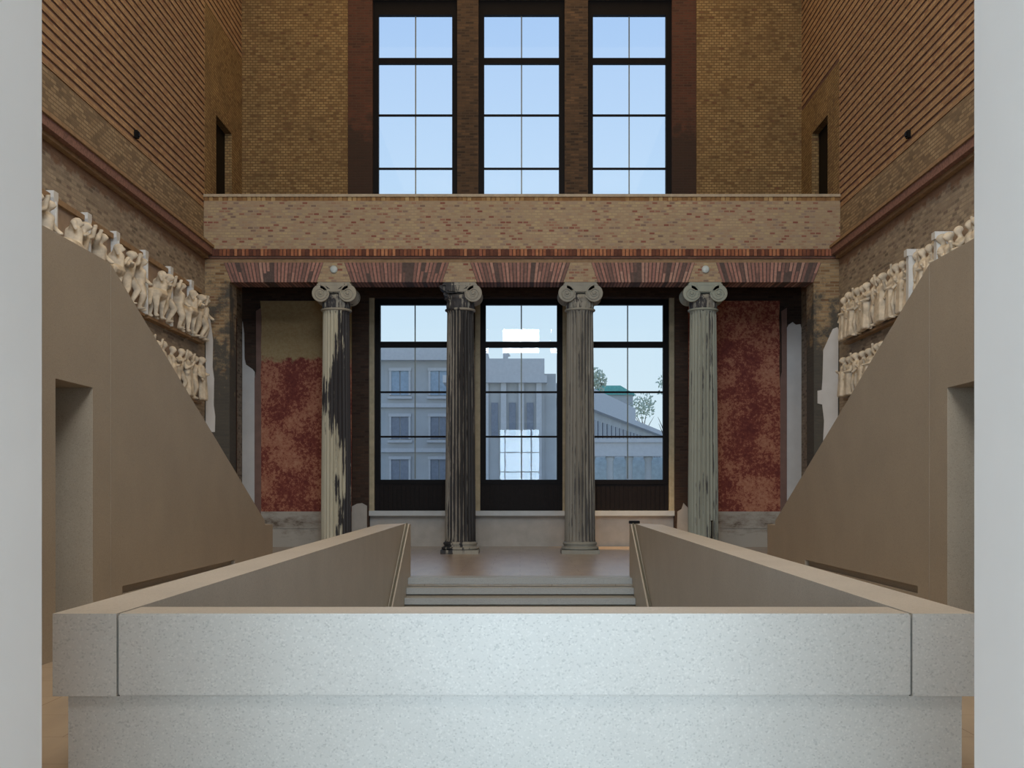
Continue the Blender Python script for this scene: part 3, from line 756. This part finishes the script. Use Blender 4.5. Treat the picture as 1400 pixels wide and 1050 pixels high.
# left wall: metope panels between white posts
posts = [30.2, 28.4, 26.5, 24.6, 22.97, 21.3]
zlo, zhi = 5.48, 6.80
def empty_at(name, label, cat, loc, group=None): return thing(name, label, cat, loc, group)
spans = [(31.4, 30.2)] + list(zip(posts, posts[1:])) + [(21.3, 19.7)]
MLAB = ['plaster relief of two nude figures beside the left end pier', 'plaster relief of a centaur and upright fighter, second from the left pier', 'plaster relief of a man fighting a centaur, third from the left pier',
        'plaster relief fourth from the left pier, just above the stair wall slope', 'plaster relief of broken figures, fifth from the left pier', 'plaster relief showing a figure top between the two leftmost posts', 'plaster relief mostly hidden by the left door pier']
KIND = [('stander', 'fighter'), ('centaur', 'stander'), ('fighter', 'centaur'), ('stander', 'fighter'), ('centaur', 'stander'), ('fighter', 'centaur'), ('stander', 'fighter')]
for k, (ya, yb) in enumerate(spans):
    ym = (ya + yb) / 2
    t = thing('metope_relief', MLAB[k], 'relief', (WL, ym, zlo), 'metope reliefs on the left wall')
    bm = bmesh.new(); box(bm, 0, .06, yb - ym + .13, ya - ym - .13, 0, zhi - zlo - .1); obj('backing_slab', bm, M['relief_back'], t)
    bm = bmesh.new(); box(bm, 0, .12, yb - ym + .13, ya - ym - .13, zhi - zlo - .1, zhi - zlo); obj('top_fillet', bm, M['tan_stone'], t)
    bm = bmesh.new(); box(bm, 0, .16, yb - ym + .13, ya - ym - .13, -.06, 0); obj('bottom_ledge', bm, M['tan_stone'], t)
    w = ya - yb
    for j, kd in enumerate(KIND[k]):
        place(kd, t, (.0, w * ((.32 if k == 0 else .2) if j == 0 else (-.08 if k == 0 else -.2)), .0), -math.pi / 2, (1.0 if kd != 'centaur' else .75, 1.35, .93 if kd != 'centaur' else .88))
for k, y in enumerate(posts):
    bm = bmesh.new()
    pr = [(-.06, 0), (.06, 0), (.06, 1.12), (.07, 1.18), (.11, 1.26), (.11, 1.38), (-.11, 1.38), (-.11, 1.26), (-.07, 1.18), (-.06, 1.12)]
    prism(bm, pr, 'x', .0, .17); box(bm, .165, .19, -.03, .03, .0, 1.2)
    o = obj('relief_post', bm, M['post_white']); o.location = (WL, y, zlo)
    tag(o, 'white flared post between the left wall reliefs, ' + ORD[k], 'post', 'posts of the left reliefs')
# lower frieze on the left wall
def frieze(side, label, y0, y1, z0, z1, kinds, step, seed, ledge):
    s = -1 if side == 'left' else 1
    X = WL if s < 0 else WR
    ym = (y0 + y1) / 2
    t = thing('frieze_relief', label, 'relief', (X, ym, z0))
    def bx(bm, d0, d1, ya, yb, za, zb):
        a, b_ = sorted((-s * d0, -s * d1)); box(bm, a, b_, ya, yb, za, zb)
    bm = bmesh.new(); bx(bm, 0, .07, y0 - ym, y1 - ym, 0, z1 - z0); obj('backing_slab', bm, M['relief_back'], t)
    bm = bmesh.new(); bx(bm, 0, .16, y0 - ym, y1 - ym, -.05, 0); obj('bottom_ledge', bm, M['tan_stone'], t)
    rr = random.Random(seed); y = y1 - .3; k = 0
    while y > y0 + .2:
        place(kinds[k % len(kinds)], t, (-s * .05, y - ym, 0), math.pi / 2 * s, (rr.uniform(.92, 1.1), rr.uniform(.9, 1.2), (z1 - z0) / 1.2 * rr.uniform(.97, 1.03)))
        y -= step * rr.uniform(.85, 1.15); k += 1
    return t
frieze('left', 'small lower plaster frieze on the left wall beneath the centaur reliefs', 25.2, 31.1, 3.92, 5.02, ['draped', 'stander', 'walker', 'fighter'], .62, 5, 0)
FR = frieze('right', 'long plaster frieze of crowded draped figures high on the right wall', 20.6, 31.0, 5.42, 6.55, ['draped', 'walker', 'draped', 'stander', 'walker', 'draped', 'fighter'], .42, 9, 0)
frieze('right', 'lower plaster frieze glimpsed above the right stair wall', 27.0, 31.0, 4.0, 5.0, ['walker', 'draped', 'stander'], .55, 12, 0)
for y in (25.3, 23.6):
    bm = bmesh.new(); y -= FR.location.y; box(bm, -.34, 0, y - .08, y + .08, 0, 1.2); box(bm, -.38, 0, y - .1, y + .1, 1.08, 1.22)
    o = obj('post', bm, M['post_white'], FR); o['label'] = 'white post between the figures'

# ------------------------------------------------------------------ outside, seen through the windows
M['facade'] = plain('facade', col(190, 186, 180), .9, var=.08, sc=.5)
M['facade_trim'] = plain('facade_trim', col(206, 200, 194), .9, var=.05)
M['pane'] = plain('pane', col(158, 172, 182), .35)
M['pane_dark'] = plain('pane_dark', col(136, 138, 144), .5)
M['copper'] = plain('copper', col(120, 190, 172), .8)
M['leaf'] = plain('leaf', col(204, 206, 176), .8, var=.2, sc=1)  # pale green-grey, distance haze put into the leaf colour
M['ground'] = plain('ground', col(200, 198, 190), .9)
GZ = -5.0
bm = bmesh.new(); box(bm, -120, 140, 37.8, 320, GZ - .3, GZ); structure('ground', bm, M['ground'])
# facade straight ahead on the left
b1 = thing('stone_building', 'pale three storey stone building seen through the left lower window', 'building', (-20, 120, GZ))
def part(par, name, bm, m):
    o = obj(name, bm, m, par); o.matrix_parent_inverse = Matrix.Translation(-par.location); return o
XA0, XA1 = -45, -3.4
bm = bmesh.new(); box(bm, XA0, XA1, 120, 135, GZ, 14.6); part(b1, 'wall', bm, M['facade'])
bm = bmesh.new(); box(bm, XA0, XA1 + .3, 119.2, 135, 14.6, 15.2); box(bm, XA0, XA1 + .1, 119.6, 135, 15.2, 15.8); part(b1, 'cornice', bm, M['facade_trim'])
bm = bmesh.new(); box(bm, XA0, XA1 + .1, 119.7, 120.5, 10.0, 10.4); box(bm, XA0, XA1 + .1, 119.7, 120.5, 5.6, 6.0); part(b1, 'string_course', bm, M['facade_trim'])
for zc, hh in ((12.4, 2.4), (8.0, 2.2), (3.6, 2.6), (-1.4, 2.6)):
    for k in range(8):
        x = -8.0 - 3.85 * (k - 1) + .05
        if x > XA1 - 1: continue
        bm = bmesh.new(); box(bm, x - 1.2, x + 1.2, 119.7, 120.2, zc - hh / 2 - .35, zc - hh / 2 - .1); box(bm, x - 1.1, x + 1.1, 119.75, 120.2, zc + hh / 2, zc + hh / 2 + .3); box(bm, x - 1.05, x - .85, 119.8, 120.2, zc - hh / 2, zc + hh / 2); box(bm, x + .85, x + 1.05, 119.8, 120.2, zc - hh / 2, zc + hh / 2)
        f = part(b1, 'window', bm, M['facade_trim'])
        bm = bmesh.new(); box(bm, x - .85, x - .06, 119.9, 120.15, zc - hh / 2, zc + hh / 2); box(bm, x + .06, x + .85, 119.9, 120.15, zc - hh / 2, zc + hh / 2)
        obj('pane', bm, M['pane'] if zc > 10 else M['pane_dark'], f)
# pilastered block in the middle
b2 = thing('museum_building', 'grey pilastered building filling the middle lower window', 'building', (0, 100, GZ))
XB0, XB1 = -6.0, 2.0
bm = bmesh.new(); box(bm, XB0, XB1, 100, 112, GZ, 11.2); box(bm, XB1, 2.95, 100.3, 112, GZ, 11.4); part(b2, 'wall', bm, M['facade'])
bm = bmesh.new(); box(bm, XB0 - .3, XB1 + .2, 99.4, 112, 10.6, 11.2); box(bm, XB0, XB1, 99.8, 112, 11.2, 12.6); part(b2, 'attic', bm, M['facade_trim'])
for k in range(6):
    x = XB0 + .3 + 1.45 * k
    bm = bmesh.new(); box(bm, x - .22, x + .22, 99.7, 100.1, 2.0, 10.6); part(b2, 'pilaster', bm, M['facade_trim'])
    if k < 5:
        bm = bmesh.new(); box(bm, x + .45, x + 1.0, 99.9, 100.1, 6.2, 9.0); part(b2, 'window', bm, M['pane_dark'])
bm = bmesh.new(); limb(bm, (-1.2, 100.5, 12.6), .22, (-1.2, 100.5, 13.5), .2); ball(bm, (-1.2, 100.5, 13.85), .18); limb(bm, (-1.2, 100.5, 13.3), .1, (-.85, 100.5, 12.9), .08)
me = baked('statue', bm, .06); me.materials.clear(); me.materials.append(M['facade_trim']); o = link(bpy.data.objects.new('roof_statue', me), b2); o.matrix_parent_inverse = Matrix.Translation(-b2.location)
# wing receding to the right
b3 = thing('museum_wing', 'long grey building wing receding behind the right lower window', 'building', (2.45, 100, GZ))
b3.rotation_euler = (0, 0, math.atan2(76, 18.2))
LW = 78
bm = bmesh.new(); box(bm, 13, LW, 0, 2.2, 0, 15.4); obj('wall', bm, M['facade'], b3)
bm = bmesh.new(); box(bm, 13, LW + .4, -.6, 2.2, 14.6, 15.2); box(bm, 13, LW * .62, -.2, 2.2, 15.2, 16.8); obj('attic', bm, M['facade_trim'], b3)
for k in range(22):
    x = 15 + 2.8 * k
    bm = bmesh.new(); box(bm, x - .7, x + .7, -.12, .1, 11.4, 13.8); obj('window', bm, M['pane_dark'], b3)
bm = bmesh.new(); box(bm, 13, LW, -.4, .1, 8.6, 9.2); obj('string_course', bm, M['facade_trim'], b3)
b4 = thing('copper_roofed_hall', 'distant hall with a low green copper roof beyond the grey wing', 'building', (15, 190, GZ))
bm = bmesh.new(); box(bm, -4, 2.6, 0, 12, 0, 21.9); obj('wall', bm, M['facade'], b4)
bm = bmesh.new(); prism(bm, [(-4.4, 21.9), (3, 21.9), (.6, 23.3), (-2.6, 23.3)], 'y', -.4, 12.4); obj('roof', bm, M['copper'], b4)
# colonnade in the court
cl = thing('court_colonnade', 'low colonnade of pale posts at the bottom of the right window', 'colonnade', (8, 80, GZ))
bm = bmesh.new(); box(bm, -5, 12, -.5, .5, 9.0, 9.9); box(bm, -5, 12, -.65, .65, 9.9, 10.15); obj('entablature', bm, M['facade_trim'], cl)
bm = bmesh.new(); box(bm, -5, 12, -.9, .9, 0, .5); obj('stylobate', bm, M['facade_trim'], cl)
for k in range(14):
    bm = bmesh.new(); lathe(bm, [(.3, .5), (.3, .6), (.25, .65), (.22, 8.7), (.3, 8.85), (.3, 9.0)], 12, (-4.6 + 1.25 * k, 0, 0)); obj('column', bm, M['facade'], cl, True)
bm = bmesh.new(); box(bm, -5, 12, 2.6, 3.0, 0, 9.0); obj('wall', bm, plain('court_wall', col(206, 212, 208), .9), cl)
def tree(label, loc, h, rad, n, seed):
    t = thing('court_tree', label, 'tree', loc); rr = random.Random(seed)
    bm = bmesh.new(); tube(bm, [(0, 0, 0), (.1, 0, h * .4), (-.1, .1, h * .7)], [.28, .2, .1], 8)
    for k in range(6):
        a = rr.uniform(0, 6.28); z = h * rr.uniform(.45, .7)
        tube(bm, [(0, 0, z), (math.cos(a) * rad * .5, math.sin(a) * rad * .5, z + h * .08), (math.cos(a) * rad * .8, math.sin(a) * rad * .8, z + h * .12)], [.09, .05, .02], 6)
    obj('trunk', bm, plain('bark', col(120, 104, 88), .9), t)
    bm = bmesh.new()
    for k in range(n):
        d = Vector((rr.gauss(0, 1), rr.gauss(0, 1), rr.gauss(0, .8))).normalized() * rad * rr.random() ** .45
        p = Vector((0, 0, h * .8)) + d
        u = Vector((rr.gauss(0, 1), rr.gauss(0, 1), rr.gauss(0, 1))).normalized(); w = u.orthogonal().normalized(); q = .26
        bm.faces.new([bm.verts.new(p + u * q), bm.verts.new(p + w * q * .6), bm.verts.new(p - u * q), bm.verts.new(p - w * q * .6)])
    o = obj('crown', bm, M['leaf'], t)
tree('leafy tree rising over the grey wing, just right of the third column', (8.2, 141, GZ), 24.4, 1.9, 520, 2)
tree('thin tree at the right edge of the right lower window', (18.5, 153, GZ), 25.2, 1.6, 130, 4)
tree('low bushy tree over the roofline of the grey wing', (18.4, 182, GZ), 24.5, 2.0, 260, 6)

# ------------------------------------------------------------------ light
world = bpy.data.worlds.new('World'); bpy.context.scene.world = world; world.use_nodes = True
g = N(world.node_tree); bg = world.node_tree.nodes['Background']
z = g.sep(g.n('ShaderNodeTexCoord').outputs['Generated'])[2]
g.put(bg.inputs['Color'], g.ramp(z, [(.0, col(226, 244, 250)), (.12, col(214, 238, 252)), (.22, col(198, 228, 254)), (.40, col(172, 206, 250)), (1, col(110, 160, 230))]))
bg.inputs['Strength'].default_value = 1.0

def area(name, loc, rot, sx, sy, power, c):
    l = bpy.data.lights.new(name, 'AREA'); l.shape = 'RECTANGLE'; l.size = sx; l.size_y = sy; l.energy = power; l.color = c
    o = bpy.data.objects.new(name, l); C.objects.link(o); o.location = loc; o.rotation_euler = rot
    return o
D = math.radians
area('vestibule_daylight', (-.6, -7.95, 3.2), (D(90), 0, 0), 7.9, 5.2, 3800, (.60, .81, 1.0))
area('roof_light', (0, 16, 18.5), (0, 0, 0), 13, 22, 1000, (1.0, .75, .40))
area('gallery_light', (0, 33.0, 18.4), (0, 0, 0), 14, 4, 300, (1.0, .70, .36))
sp = bpy.data.lights.new('portico_spot', 'SPOT'); sp.energy = 2600; sp.color = (1, .66, .34); sp.spot_size = D(34); sp.spot_blend = .8; sp.shadow_soft_size = .1
so = bpy.data.objects.new('portico_spot', sp); C.objects.link(so); so.location = (3.1, 34.9, 7.8); so.rotation_euler = (D(10), 0, 0)
# portico fill lights added in made-up window frames, small lights added below for glass reflections
for k, (x0, x1) in enumerate(RX):
    bm = bmesh.new()
    for a, b_, c, d in ((x0, x0 + .14, 12.4, 18.0), (x1 - .14, x1, 12.4, 18.0), (x0, x1, 12.4, 12.54), (x0, x1, 17.86, 18.0), (x0, x1, 15.1, 15.2)):
        box(bm, a, b_, 3.0, 3.1, c, d)
    structure('window_%d' % (7 + k), bm, M['metal_dark'])  # made-up frame, out of view, around an added fill light
    area('portico_fill', ((x0 + x1) / 2, 3.02, 15.2), (D(90), 0, 0), 2.1, 5.3, 520, (.84, .93, 1.0))
for x, w in ((0.05, 2.1), (-2.0, .35), (1.95, .4)):
    area('reflection_light', (x, 3.05, 10.4), (D(90), 0, 0), w, 1.5, 250 * w, (.9, .95, 1.0))  # no opening here: bare lights added on the wall to mirror in the glass
# ------------------------------------------------------------------ camera
cam = bpy.data.cameras.new('camera'); co = bpy.data.objects.new('camera', cam); C.objects.link(co)
co.location = (0, 0, EYE); co.rotation_euler = (D(90), 0, 0)
cam.sensor_width = 36; cam.lens = 36 * F / 1400
cam.shift_x = (700 - CX) / 1400; cam.shift_y = (CY - 525) / 1400
cam.clip_end = 1000
sc = bpy.context.scene; sc.camera = co
vs = sc.view_settings; vs.view_transform = 'Standard'; vs.look = 'None'; vs.gamma = 1; vs.use_curve_mapping = False; vs.exposure = 0
sc.cycles.max_bounces = 8; sc.cycles.diffuse_bounces = 4; sc.cycles.transparent_max_bounces = 12
